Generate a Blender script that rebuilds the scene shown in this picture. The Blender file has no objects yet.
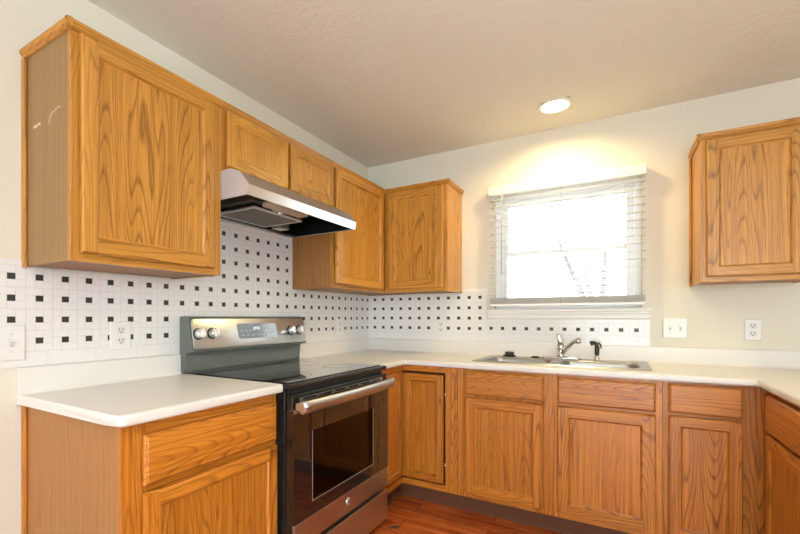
import bpy, bmesh, math, random
from mathutils import Vector, Matrix
PI = math.pi
S = bpy.context.scene
C = S.collection
random.seed(7)

# ------------------------------------------------------------------ camera
cd = bpy.data.cameras.new('camera')
cam = bpy.data.objects.new('camera', cd); C.objects.link(cam)
cam.location = (1.8124, -3.1608, 1.1829)
cam.rotation_euler = (PI/2, 0, math.radians(31.47))
cd.sensor_width = 36.0; cd.lens = 19.28
cd.shift_x = 0.055; cd.shift_y = 0.0628
cd.clip_start = 0.02; cd.clip_end = 200
S.camera = cam

# ------------------------------------------------------------------ world, exposure
S.view_settings.view_transform = 'Standard'
S.view_settings.look = 'None'
S.view_settings.gamma = 1.0
S.view_settings.use_curve_mapping = False
S.view_settings.exposure = -0.76
W = bpy.data.worlds.new('overcast_sky'); S.world = W; W.use_nodes = True
bg = W.node_tree.nodes['Background']
bg.inputs['Color'].default_value = (0.93, 0.97, 1.0, 1)
bg.inputs['Strength'].default_value = 13.0

def area(name, loc, rot, sx, sy, power, col, spread=PI):
    l = bpy.data.lights.new(name, 'AREA'); l.shape = 'RECTANGLE'; l.size = sx; l.size_y = sy
    l.energy = power; l.color = col; l.spread = spread
    o = bpy.data.objects.new(name, l); C.objects.link(o); o.location = loc; o.rotation_euler = rot
    return o
# added fill lights, as daylight from guessed openings behind the camera
area('daylight_patio_door', (2.3, -6.15, 1.25), (PI/2, 0, 0), 2.6, 2.1, 50, (0.74, 0.89, 1.0))
area('daylight_side_window', (4.75, -3.6, 1.5), (PI/2, 0, PI/2), 1.6, 1.3, 58, (0.55, 0.80, 1.0))
# added fill light aimed upward to brighten the ceiling
area('bounced_flash', (2.2, -3.3, 1.55), (PI, 0, 0), 0.5, 0.5, 76, (0.84, 0.95, 1.0), math.radians(150))
# daylight pouring in through the kitchen window
o = area('daylight_kitchen_window', (1.49, 0.20, 1.66), (-PI/2, 0, 0), 0.88, 0.8, 8, (0.95, 0.98, 1.0))
o.data.cycles.is_portal = True

# ------------------------------------------------------------------ materials
def newmat(name):
    m = bpy.data.materials.new(name); m.use_nodes = True
    n = m.node_tree.nodes; b = n['Principled BSDF']
    return m, n, m.node_tree.links, b
def simple(name, col, rough=0.5, metal=0.0, bump=0, bscale=200, coat=0, emit=None, spec=None):
    m, n, l, b = newmat(name)
    b.inputs['Base Color'].default_value = (*col, 1)
    b.inputs['Roughness'].default_value = rough
    b.inputs['Metallic'].default_value = metal
    b.inputs['Coat Weight'].default_value = coat
    if spec is not None: b.inputs['Specular IOR Level'].default_value = spec
    tc = n.new('ShaderNodeTexCoord'); nz = n.new('ShaderNodeTexNoise')
    nz.inputs['Scale'].default_value = bscale; nz.inputs['Detail'].default_value = 3
    l.new(tc.outputs['Object'], nz.inputs['Vector'])
    if bump:
        bp = n.new('ShaderNodeBump'); bp.inputs['Strength'].default_value = bump; bp.inputs['Distance'].default_value = 0.002
        l.new(nz.outputs['Fac'], bp.inputs['Height']); l.new(bp.outputs['Normal'], b.inputs['Normal'])
    if emit:
        b.inputs['Emission Color'].default_value = (*emit[0], 1); b.inputs['Emission Strength'].default_value = emit[1]
    return m

def math_node(n, l, op, a, b=None, c=None):
    k = n.new('ShaderNodeMath'); k.operation = op
    for i, x in enumerate((a, b, c)):
        if x is None: continue
        if isinstance(x, (int, float)): k.inputs[i].default_value = x
        else: l.new(x, k.inputs[i])
    return k.outputs[0]

def oak(name, axis, light, mid, dark, rough=0.33, ringamt=1.0, coat=0.06, rings=11.0):
    """open-grained oak: contour lines of a noise stretched along the board make the cathedral figure"""
    m, n, l, b = newmat(name)
    tc = n.new('ShaderNodeTexCoord'); oi = n.new('ShaderNodeObjectInfo')
    off = n.new('ShaderNodeVectorMath'); off.operation = 'MULTIPLY_ADD'
    cmb = n.new('ShaderNodeCombineXYZ')
    for i in range(3): l.new(oi.outputs['Random'], cmb.inputs[i])
    l.new(cmb.outputs[0], off.inputs[0]); off.inputs[1].default_value = (13.1, 7.7, 21.3)
    l.new(tc.outputs['Object'], off.inputs[2])
    def mapped(s_long, s_across):
        mp = n.new('ShaderNodeMapping'); sc = [s_across]*3; sc[axis] = s_long
        mp.inputs['Scale'].default_value = sc; l.new(off.outputs[0], mp.inputs['Vector']); return mp.outputs[0]
    nz = n.new('ShaderNodeTexNoise'); nz.inputs['Scale'].default_value = 1.0; nz.inputs['Detail'].default_value = 1.6; nz.inputs['Roughness'].default_value = 0.35
    l.new(mapped(0.62, 7.0), nz.inputs['Vector'])
    ring = math_node(n, l, 'MULTIPLY', nz.outputs['Fac'], rings*2.9)
    fr = math_node(n, l, 'FRACT', ring)
    r1 = n.new('ShaderNodeValToRGB'); cr = r1.color_ramp
    cr.elements[0].position = 0.0; cr.elements[0].color = (0, 0, 0, 1)
    cr.elements[1].position = 1.0; cr.elements[1].color = (0.0, 0.0, 0.0, 1)
    e = cr.elements.new(0.62); e.color = (0.12, 0.12, 0.12, 1)
    e = cr.elements.new(0.86); e.color = (1, 1, 1, 1)
    l.new(fr, r1.inputs['Fac'])
    # pores: short dark dashes
    po = n.new('ShaderNodeTexNoise'); po.inputs['Scale'].default_value = 1.0; po.inputs['Detail'].default_value = 2
    l.new(mapped(14, 420), po.inputs['Vector'])
    pr = n.new('ShaderNodeMapRange'); pr.inputs['From Min'].default_value = 0.45; pr.inputs['From Max'].default_value = 0.75
    l.new(po.outputs['Fac'], pr.inputs['Value'])
    # broad tone drift
    dn = n.new('ShaderNodeTexNoise'); dn.inputs['Scale'].default_value = 1.0; dn.inputs['Detail'].default_value = 3
    l.new(mapped(1.2, 95), dn.inputs['Vector'])
    m1 = n.new('ShaderNodeMix'); m1.data_type = 'RGBA'
    m1.inputs['A'].default_value = (*light, 1); m1.inputs['B'].default_value = (*mid, 1)
    dm = n.new('ShaderNodeMapRange'); dm.inputs['From Min'].default_value = 0.40; dm.inputs['From Max'].default_value = 0.62
    l.new(dn.outputs['Fac'], dm.inputs['Value']); l.new(dm.outputs[0], m1.inputs['Factor'])
    # the figure comes and goes across the board: bold cathedral in places, plain straight grain elsewhere
    md = n.new('ShaderNodeTexNoise'); md.inputs['Scale'].default_value = 1.0; md.inputs['Detail'].default_value = 1
    l.new(mapped(0.6, 4.0), md.inputs['Vector'])
    mm = n.new('ShaderNodeMapRange'); mm.inputs['From Min'].default_value = 0.38; mm.inputs['From Max'].default_value = 0.60; mm.inputs['To Min'].default_value = 0.35
    l.new(md.outputs['Fac'], mm.inputs['Value'])
    rf = math_node(n, l, 'MULTIPLY', math_node(n, l, 'MULTIPLY', r1.outputs['Color'], ringamt), mm.outputs[0])
    pf = math_node(n, l, 'MULTIPLY', pr.outputs[0], 0.55)
    both = math_node(n, l, 'MULTIPLY_ADD', rf, math_node(n, l, 'ADD', pf, 0.62), math_node(n, l, 'MULTIPLY', pf, 0.45))
    both = math_node(n, l, 'MINIMUM', both, 1.0)
    m2 = n.new('ShaderNodeMix'); m2.data_type = 'RGBA'
    l.new(both, m2.inputs['Factor']); l.new(m1.outputs['Result'], m2.inputs['A']); m2.inputs['B'].default_value = (*dark, 1)
    hs = n.new('ShaderNodeHueSaturation')
    vv = n.new('ShaderNodeMapRange'); vv.inputs['To Min'].default_value = 0.90; vv.inputs['To Max'].default_value = 1.10
    l.new(oi.outputs['Random'], vv.inputs['Value']); l.new(vv.outputs[0], hs.inputs['Value'])
    l.new(m2.outputs['Result'], hs.inputs['Color'])
    l.new(hs.outputs['Color'], b.inputs['Base Color'])
    b.inputs['Roughness'].default_value = rough
    b.inputs['Coat Weight'].default_value = coat; b.inputs['Coat Roughness'].default_value = 0.16
    bp = n.new('ShaderNodeBump'); bp.inputs['Strength'].default_value = 0.25; bp.inputs['Distance'].default_value = 0.0006; bp.invert = True
    l.new(both, bp.inputs['Height']); l.new(bp.outputs['Normal'], b.inputs['Normal'])
    return m

LT, MD, DK = (0.64, 0.300, 0.046), (0.50, 0.212, 0.026), (0.21, 0.070, 0.007)
OZ = oak('oak_grain_upright', 2, LT, MD, DK)
OX = oak('oak_grain_along', 0, LT, MD, DK)
OY = oak('oak_grain_deep', 1, LT, MD, DK)
LB, MB_, DB = (0.62, 0.235, 0.028), (0.47, 0.152, 0.014), (0.13, 0.030, 0.003)  # same oak, redder: warm floor bounce partly put into the colour
BZ = oak('oak_base_grain_upright', 2, LB, MB_, DB)
BX = oak('oak_base_grain_along', 0, LB, MB_, DB)
BY = oak('oak_base_grain_deep', 1, LB, MB_, DB)
VEN = oak('oak_laminate_side', 2, (0.36, 0.215, 0.080), (0.31, 0.175, 0.060), (0.21, 0.110, 0.034), rough=0.5, ringamt=0.25, coat=0.0, rings=5)
VENB = oak('oak_laminate_base_side', 2, (0.45, 0.205, 0.062), (0.39, 0.168, 0.046), (0.25, 0.092, 0.020), rough=0.45, ringamt=0.35, coat=0.0, rings=6)
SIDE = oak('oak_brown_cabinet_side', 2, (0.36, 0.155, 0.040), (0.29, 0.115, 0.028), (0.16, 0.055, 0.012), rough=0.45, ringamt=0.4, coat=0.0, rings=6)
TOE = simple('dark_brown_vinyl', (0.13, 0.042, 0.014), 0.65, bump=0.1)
DARK = simple('cabinet_void', (0.012, 0.008, 0.006), 0.9)  # near-black tone for the shade inside the corner cabinet

def wallpaint(name, col, sc, strength, dist):
    m, n, l, b = newmat(name)
    b.inputs['Roughness'].default_value = 0.75
    tc = n.new('ShaderNodeTexCoord'); nz = n.new('ShaderNodeTexNoise')
    nz.inputs['Scale'].default_value = sc; nz.inputs['Detail'].default_value = 5; nz.inputs['Roughness'].default_value = 0.6
    l.new(tc.outputs['Object'], nz.inputs['Vector'])
    mx = n.new('ShaderNodeMix'); mx.data_type = 'RGBA'
    mx.inputs['A'].default_value = (*[c*0.98 for c in col], 1); mx.inputs['B'].default_value = (*[min(1, c*1.02) for c in col], 1)
    l.new(nz.outputs['Fac'], mx.inputs['Factor']); l.new(mx.outputs['Result'], b.inputs['Base Color'])
    bp = n.new('ShaderNodeBump'); bp.inputs['Strength'].default_value = strength; bp.inputs['Distance'].default_value = dist
    l.new(nz.outputs['Fac'], bp.inputs['Height']); l.new(bp.outputs['Normal'], b.inputs['Normal'])
    return m
PAINT = wallpaint('cream_wall_paint', (0.77, 0.73, 0.61), 90, 0.15, 0.002)
# ceiling: stomped knock-down plaster
def ceiling_mat():
    m, n, l, b = newmat('knockdown_ceiling')
    b.inputs['Base Color'].default_value = (0.84, 0.815, 0.715, 1); b.inputs['Roughness'].default_value = 0.85
    tc = n.new('ShaderNodeTexCoord'); nz = n.new('ShaderNodeTexNoise'); nz.inputs['Scale'].default_value = 9
    nz.inputs['Detail'].default_value = 4; nz.inputs['Distortion'].default_value = 2.6
    l.new(tc.outputs['Object'], nz.inputs['Vector'])
    r = n.new('ShaderNodeValToRGB'); e = r.color_ramp.elements
    e[0].position = 0.44; e[0].color = (0, 0, 0, 1); e[1].position = 0.58; e[1].color = (0, 0, 0, 1)
    k = e.new(0.51); k.color = (1, 1, 1, 1)
    l.new(nz.outputs['Fac'], r.inputs['Fac'])
    n2 = n.new('ShaderNodeTexNoise'); n2.inputs['Scale'].default_value = 60; n2.inputs['Detail'].default_value = 4
    l.new(tc.outputs['Object'], n2.inputs['Vector'])
    h = math_node(n, l, 'MULTIPLY_ADD', n2.outputs['Fac'], 0.5, r.outputs['Color'])
    bp = n.new('ShaderNodeBump'); bp.inputs['Strength'].default_value = 0.30; bp.inputs['Distance'].default_value = 0.004
    l.new(h, bp.inputs['Height']); l.new(bp.outputs['Normal'], b.inputs['Normal'])
    return m
CEIL = ceiling_mat()
def floor_mat():
    m, n, l, b = newmat('cherry_plank_floor')
    tc = n.new('ShaderNodeTexCoord')
    br = n.new('ShaderNodeTexBrick'); br.offset = 0.37; br.inputs['Scale'].default_value = 1.0
    br.inputs['Brick Width'].default_value = 1.2; br.inputs['Row Height'].default_value = 0.125
    br.inputs['Mortar Size'].default_value = 0.0016; br.inputs['Mortar Smooth'].default_value = 0.2
    br.inputs['Color1'].default_value = (0.0, 0, 0, 1); br.inputs['Color2'].default_value = (1, 1, 1, 1); br.inputs['Mortar'].default_value = (0.5, 0.5, 0.5, 1)
    l.new(tc.outputs['Object'], br.inputs['Vector'])
    mp = n.new('ShaderNodeMapping'); mp.inputs['Scale'].default_value = (2.0, 16, 1)
    off = n.new('ShaderNodeVectorMath'); off.operation = 'MULTIPLY_ADD'; off.inputs[1].default_value = (5, 9, 3)
    l.new(br.outputs['Color'], off.inputs[0]); l.new(tc.outputs['Object'], off.inputs[2]); l.new(off.outputs[0], mp.inputs['Vector'])
    nz = n.new('ShaderNodeTexNoise'); nz.inputs['Scale'].default_value = 1.0; nz.inputs['Detail'].default_value = 6; nz.inputs['Roughness'].default_value = 0.65; nz.inputs['Distortion'].default_value = 0.9
    l.new(mp.outputs[0], nz.inputs['Vector'])
    r = n.new('ShaderNodeValToRGB'); e = r.color_ramp.elements
    e[0].position = 0.25; e[0].color = (0.15, 0.024, 0.006, 1); e[1].position = 0.72; e[1].color = (0.62, 0.18, 0.045, 1)
    k = e.new(0.5); k.color = (0.43, 0.095, 0.021, 1)
    l.new(nz.outputs['Fac'], r.inputs['Fac'])
    mx = n.new('ShaderNodeMix'); mx.data_type = 'RGBA'; l.new(br.outputs['Fac'], mx.inputs['Factor'])
    l.new(r.outputs['Color'], mx.inputs['A']); mx.inputs['B'].default_value = (0.07, 0.015, 0.006, 1)
    l.new(mx.outputs['Result'], b.inputs['Base Color'])
    b.inputs['Roughness'].default_value = 0.27
    bp = n.new('ShaderNodeBump'); bp.inputs['Strength'].default_value = 0.2; bp.inputs['Distance'].default_value = 0.001; bp.invert = True
    l.new(br.outputs['Fac'], bp.inputs['Height']); l.new(bp.outputs['Normal'], b.inputs['Normal'])
    return m
FLOOR = floor_mat()

def tile_mat(name, axis, u0, pu, z0, pz, zlo, zhi, pu_plain=None):
    """glazed mosaic: pinwheels of four 2x1 white tiles round one black dot; plain border tiles outside zlo..zhi"""
    m, n, l, b = newmat(name)
    tc = n.new('ShaderNodeTexCoord'); sp = n.new('ShaderNodeSeparateXYZ'); l.new(tc.outputs['Object'], sp.inputs[0])
    M = lambda op, a, bb=None, c=None: math_node(n, l, op, a, bb, c)
    U = M('DIVIDE', M('SUBTRACT', sp.outputs[axis], u0), pu)
    V = M('DIVIDE', M('SUBTRACT', sp.outputs[2], z0), pz)
    u = M('SUBTRACT', M('FRACT', M('ADD', U, 0.5)), 0.5)
    v = M('SUBTRACT', M('FRACT', M('ADD', V, 0.5)), 0.5)
    au, av = M('ABSOLUTE', u), M('ABSOLUTE', v)
    h, g = 0.152, 0.016
    dot = M('MULTIPLY', M('LESS_THAN', au, h-0.01), M('LESS_THAN', av, h-0.01))
    edge = M('MAXIMUM', M('GREATER_THAN', au, 0.5-g), M('GREATER_THAN', av, 0.5-g))
    def seg(p, c, q, lo, hi):
        near = M('LESS_THAN', M('ABSOLUTE', M('SUBTRACT', p, c)), g)
        return M('MULTIPLY', near, M('MULTIPLY', M('GREATER_THAN', q, lo), M('LESS_THAN', q, hi)))
    s = M('MAXIMUM', M('MAXIMUM', seg(u, h, v, -h, .5), seg(v, h, u, -.5, h)), M('MAXIMUM', seg(u, -h, v, -.5, h), seg(v, -h, u, -h, .5)))
    band = M('MULTIPLY', M('GREATER_THAN', sp.outputs[2], zlo), M('LESS_THAN', sp.outputs[2], zhi))
    grout = M('MAXIMUM', edge, s)
    # plain border tiles
    bu = M('FRACT', M('DIVIDE', sp.outputs[axis], pu*2))
    bg_ = M('MAXIMUM', M('LESS_THAN', bu, 0.012),
            M('MAXIMUM', M('LESS_THAN', M('ABSOLUTE', M('SUBTRACT', sp.outputs[2], zlo)), 0.0014), M('LESS_THAN', M('ABSOLUTE', M('SUBTRACT', sp.outputs[2], zhi)), 0.0014)))
    gr = n.new('ShaderNodeMix'); gr.data_type = 'FLOAT'; l.new(band, gr.inputs['Factor']); l.new(bg_, gr.inputs['A']); l.new(grout, gr.inputs['B'])
    dots = M('MULTIPLY', dot, band)
    nz = n.new('ShaderNodeTexNoise'); nz.inputs['Scale'].default_value = 40; l.new(tc.outputs['Object'], nz.inputs['Vector'])
    w = n.new('ShaderNodeMix'); w.data_type = 'RGBA'; l.new(nz.outputs['Fac'], w.inputs['Factor'])
    w.inputs['A'].default_value = (0.80, 0.79, 0.76, 1); w.inputs['B'].default_value = (0.86, 0.85, 0.83, 1)
    m1 = n.new('ShaderNodeMix'); m1.data_type = 'RGBA'; l.new(gr.outputs['Result'], m1.inputs['Factor'])
    l.new(w.outputs['Result'], m1.inputs['A']); m1.inputs['B'].default_value = (0.70, 0.68, 0.64, 1)
    m2 = n.new('ShaderNodeMix'); m2.data_type = 'RGBA'; l.new(dots, m2.inputs['Factor'])
    l.new(m1.outputs['Result'], m2.inputs['A']); m2.inputs['B'].default_value = (0.028, 0.029, 0.024, 1)
    l.new(m2.outputs['Result'], b.inputs['Base Color'])
    rr = n.new('ShaderNodeMix'); rr.data_type = 'FLOAT'; l.new(gr.outputs['Result'], rr.inputs['Factor']); rr.inputs['A'].default_value = 0.16; rr.inputs['B'].default_value = 0.7
    l.new(M('MAXIMUM', rr.outputs['Result'], M('MULTIPLY', dots, 0.38)), b.inputs['Roughness'])
    bp = n.new('ShaderNodeBump'); bp.inputs['Strength'].default_value = 0.5; bp.inputs['Distance'].default_value = 0.001; bp.invert = True
    hh = M('MAXIMUM', gr.outputs['Result'], M('MULTIPLY', dots, 0.0)); l.new(hh, bp.inputs['Height']); l.new(bp.outputs['Normal'], b.inputs['Normal'])
    return m

def brushed(name, col, rough, axis, amt=0.10):
    m, n, l, b = newmat(name)
    b.inputs['Base Color'].default_value = (*col, 1); b.inputs['Metallic'].default_value = 1.0
    tc = n.new('ShaderNodeTexCoord'); mp = n.new('ShaderNodeMapping'); sc = [700, 700, 700]; sc[axis] = 3
    mp.inputs['Scale'].default_value = sc; l.new(tc.outputs['Object'], mp.inputs['Vector'])
    nz = n.new('ShaderNodeTexNoise'); nz.inputs['Scale'].default_value = 1; nz.inputs['Detail'].default_value = 2; l.new(mp.outputs[0], nz.inputs['Vector'])
    mr = n.new('ShaderNodeMapRange'); mr.inputs['To Min'].default_value = rough-amt/2; mr.inputs['To Max'].default_value = rough+amt/2
    l.new(nz.outputs['Fac'], mr.inputs['Value']); l.new(mr.outputs[0], b.inputs['Roughness'])
    bp = n.new('ShaderNodeBump'); bp.inputs['Strength'].default_value = 0.05; bp.inputs['Distance'].default_value = 0.0005
    l.new(nz.outputs['Fac'], bp.inputs['Height']); l.new(bp.outputs['Normal'], b.inputs['Normal'])
    return m
STEEL = brushed('brushed_stainless_steel', (0.60, 0.61, 0.61), 0.30, 0)
HOODS = simple('pale_silver_enamel', (0.62, 0.61, 0.63), 0.42, 0.35)  # stainless hood side, its pale daylight put into the colour
KNOB = simple('satin_knob_metal', (0.80, 0.79, 0.77), 0.30, 0.7)
SINKS = simple('satin_sink_steel', (0.40, 0.40, 0.39), 0.30, 1.0, bump=0.05, bscale=300)
STEELD = simple('soft_brushed_steel', (0.58, 0.60, 0.60), 0.34, 1.0)
STEEL2 = brushed('satin_stainless_steel', (0.62, 0.63, 0.63), 0.34, 0)
CHROME = simple('polished_chrome', (0.78, 0.78, 0.77), 0.08, 1.0)
BLACK = simple('black_enamel', (0.012, 0.013, 0.012), 0.22, bump=0.02)
CHAR = simple('charcoal_enamel', (0.13, 0.145, 0.13), 0.26, bump=0.05)
BGLASS = simple('black_glass', (0.006, 0.007, 0.008), 0.03, coat=1.0)
BPLAS = simple('black_plastic', (0.015, 0.014, 0.014), 0.35)
LAM = wallpaint('white_laminate', (0.80, 0.775, 0.73), 500, 0.0, 0.0001); LAM.node_tree.nodes['Principled BSDF'].inputs['Roughness'].default_value = 0.32
WTRIM = simple('white_trim_paint', (0.84, 0.82, 0.77), 0.4, bump=0.03, bscale=60)
VINYL = simple('white_vinyl', (0.90, 0.90, 0.90), 0.35)
PLATE = simple('white_plate_plastic', (0.82, 0.81, 0.78), 0.3)
SLOT = simple('dark_slot', (0.05, 0.045, 0.04), 0.6)
IVORY = simple('ivory_receptacle', (0.76, 0.74, 0.68), 0.35)
def slat_mat():
    m, n, l, b = newmat('white_blind_slat')
    b.inputs['Base Color'].default_value = (.90, .90, .88, 1); b.inputs['Roughness'].default_value = .45
    tr = n.new('ShaderNodeBsdfTranslucent'); tr.inputs[0].default_value = (.88, .88, .86, 1)
    mx = n.new('ShaderNodeMixShader'); mx.inputs[0].default_value = .6
    l.new(b.outputs[0], mx.inputs[1]); l.new(tr.outputs[0], mx.inputs[2]); l.new(mx.outputs[0], n['Material Output'].inputs['Surface'])
    return m
SLATM = slat_mat()
STACKM = SLATM
CORD = simple('grey_white_cord', (0.55, 0.54, 0.52), 0.7)
BULB = simple('lit_bulb', (1, 1, 1), 0.3, emit=((1.0, 0.90, 0.66), 12))
CANW = simple('white_can_trim', (0.82, 0.78, 0.66), 0.4)
CANR = simple('can_reflector', (0.85, 0.80, 0.65), 0.25, 0.6)
LCDM = simple('display_glass', (0.25, 0.28, 0.31), 0.08, coat=1.0)
LCDT = simple('display_digits', (0.8, 0.9, 1.0), 0.3, emit=((0.75, 0.9, 1.0), 1.5))
DIFF = simple('lamp_lens_plastic', (0.60, 0.48, 0.33), 0.4)
SNOW = simple('bright_open_ground', (0.75, 0.77, 0.78), 0.9, bump=0.3, bscale=3)
BARK = simple('tree_bark', (0.105, 0.10, 0.096), 0.9, bump=0.6, bscale=30)
def mesh_filter_mat():
    m, n, l, b = newmat('aluminium_mesh_filter')
    tc = n.new('ShaderNodeTexCoord'); sp = n.new('ShaderNodeSeparateXYZ'); l.new(tc.outputs['Object'], sp.inputs[0])
    M = lambda op, a, bb=None, c=None: math_node(n, l, op, a, bb, c)
    a = M('SINE', M('MULTIPLY', M('ADD', sp.outputs[0], sp.outputs[1]), 900)); c = M('SINE', M('MULTIPLY', M('SUBTRACT', sp.outputs[0], sp.outputs[1]), 900))
    h = M('MULTIPLY', a, c)
    r = n.new('ShaderNodeMix'); r.data_type = 'RGBA'; l.new(M('MULTIPLY_ADD', h, .5, .5), r.inputs['Factor'])
    r.inputs['A'].default_value = (0.05, 0.045, 0.04, 1); r.inputs['B'].default_value = (0.26, 0.24, 0.20, 1)
    l.new(r.outputs['Result'], b.inputs['Base Color']); b.inputs['Metallic'].default_value = 0.7; b.inputs['Roughness'].default_value = 0.45
    return m
FILT = mesh_filter_mat()
def glass_mat(name, tint, opacity):
    m, n, l, b = newmat(name)
    n.remove(b); out = n['Material Output']
    t = n.new('ShaderNodeBsdfTransparent'); t.inputs[0].default_value = (*tint, 1)
    g = n.new('ShaderNodeBsdfGlossy'); g.inputs['Roughness'].default_value = 0.02
    f = n.new('ShaderNodeFresnel'); f.inputs['IOR'].default_value = 1.45
    mx = n.new('ShaderNodeMixShader'); l.new(f.outputs[0], mx.inputs[0]); l.new(t.outputs[0], mx.inputs[1]); l.new(g.outputs[0], mx.inputs[2])
    l.new(mx.outputs[0], out.inputs['Surface'])
    return m
GLASS = glass_mat('window_glass', (0.97, 0.98, 0.98), 0)
OVGLASS = glass_mat('tinted_oven_glass', (0.50, 0.46, 0.36), 0)

# ------------------------------------------------------------------ mesh helpers
def box(bm, x0, x1, y0, y1, z0, z1, mi=0, bev=0.0, seg=2):
    if x0 > x1: x0, x1 = x1, x0
    if y0 > y1: y0, y1 = y1, y0
    if z0 > z1: z0, z1 = z1, z0
    vs = [bm.verts.new(p) for p in ((x0,y0,z0),(x1,y0,z0),(x1,y1,z0),(x0,y1,z0),(x0,y0,z1),(x1,y0,z1),(x1,y1,z1),(x0,y1,z1))]
    fs = [bm.faces.new([vs[i] for i in q]) for q in ((3,2,1,0),(4,5,6,7),(0,1,5,4),(1,2,6,5),(2,3,7,6),(3,0,4,7))]
    for f in fs: f.material_index = mi
    if bev:
        es = list({e for f in fs for e in f.edges})
        r = bmesh.ops.bevel(bm, geom=es, offset=bev, segments=seg, affect='EDGES', profile=0.5)
        for f in r['faces']: f.material_index = mi
    return vs
def prism(bm, pts, axis, a0, a1, mi=0):
    """extrude a 2D outline (other two axes in order) along axis from a0 to a1"""
    def P(p, a):
        q = list(p); q.insert(axis, a); return q
    A = [bm.verts.new(P(p, a0)) for p in pts]; B = [bm.verts.new(P(p, a1)) for p in pts]
    n = len(pts); fs = []
    for i in range(n): fs.append(bm.faces.new((A[i], A[(i+1) % n], B[(i+1) % n], B[i])))
    fs.append(bm.faces.new(A[::-1])); fs.append(bm.faces.new(B))
    for f in fs: f.material_index = mi
    return A, B
def tube(bm, pts, r, seg=12, mi=0, caps=True):
    rings = []; n = len(pts); pts = [Vector(p) for p in pts]
    rr = r if isinstance(r, (list, tuple)) else [r]*n
    prev = None
    for i, p in enumerate(pts):
        d = (pts[min(i+1, n-1)] - pts[max(i-1, 0)]).normalized()
        if prev is None:
            a = d.orthogonal().normalized()
        else:
            a = (prev - d*prev.dot(d)).normalized()
        prev = a; b = d.cross(a)
        rings.append([bm.verts.new(p + (a*math.cos(t) + b*math.sin(t))*rr[i]) for t in [2*PI*k/seg for k in range(seg)]])
    fs = []
    for i in range(n-1):
        for k in range(seg):
            fs.append(bm.faces.new((rings[i][k], rings[i][(k+1) % seg], rings[i+1][(k+1) % seg], rings[i+1][k])))
    if caps:
        fs.append(bm.faces.new(rings[0][::-1])); fs.append(bm.faces.new(rings[-1]))
    for f in fs: f.material_index = mi; f.smooth = True
    return rings
def lathe(bm, prof, seg=24, M=None, mi=0, closed=True):
    """profile of (radius, z) revolved about z, then moved by matrix M"""
    M = M or Matrix(); rings = []
    for r, z in prof:
        rings.append([bm.verts.new(M @ Vector((r*math.cos(2*PI*k/seg), r*math.sin(2*PI*k/seg), z))) for k in range(seg)])
    for i in range(len(prof)-1):
        for k in range(seg):
            f = bm.faces.new((rings[i][k], rings[i][(k+1) % seg], rings[i+1][(k+1) % seg], rings[i+1][k])); f.smooth = True; f.material_index = mi
    if closed:
        for rg in (rings[0][::-1], rings[-1]):
            f = bm.faces.new(rg); f.material_index = mi
def obj(name, bm, mats, parent=None, loc=None, smooth_angle=None):
    bmesh.ops.remove_doubles(bm, verts=bm.verts, dist=1e-6)
    bmesh.ops.recalc_face_normals(bm, faces=bm.faces)
    me = bpy.data.meshes.new(name); bm.to_mesh(me); bm.free()
    for m in (mats if isinstance(mats, (list, tuple)) else [mats]): me.materials.append(m)
    o = bpy.data.objects.new(name, me); C.objects.link(o)
    if parent: o.parent = parent
    if loc: o.location = loc
    if smooth_angle is not None:
        me.shade_smooth(); me.set_sharp_from_angle(angle=math.radians(smooth_angle))
    return o
def thing(name, label, cat, loc=(0,0,0), rz=0, group=None):
    o = bpy.data.objects.new(name, None); C.objects.link(o); o.empty_display_size = 0.1
    o.location = loc; o.rotation_euler = (0, 0, rz); o['label'] = label; o['category'] = cat
    if group: o['group'] = group
    return o
def tag(o, label, cat, group=None):
    o['label'] = label; o['category'] = cat
    if group: o['group'] = group
    return o
def struct(name, bm, m, **k):
    o = obj(name, bm, m, **k); o['kind'] = 'structure'; return o
def B(*a, **k):
    bm = bmesh.new(); box(bm, *a, **k); return bm
LEFT, RIGHT = PI/2, -PI/2      # a unit standing on the left wall faces +x, one on the right run faces -x

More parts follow.
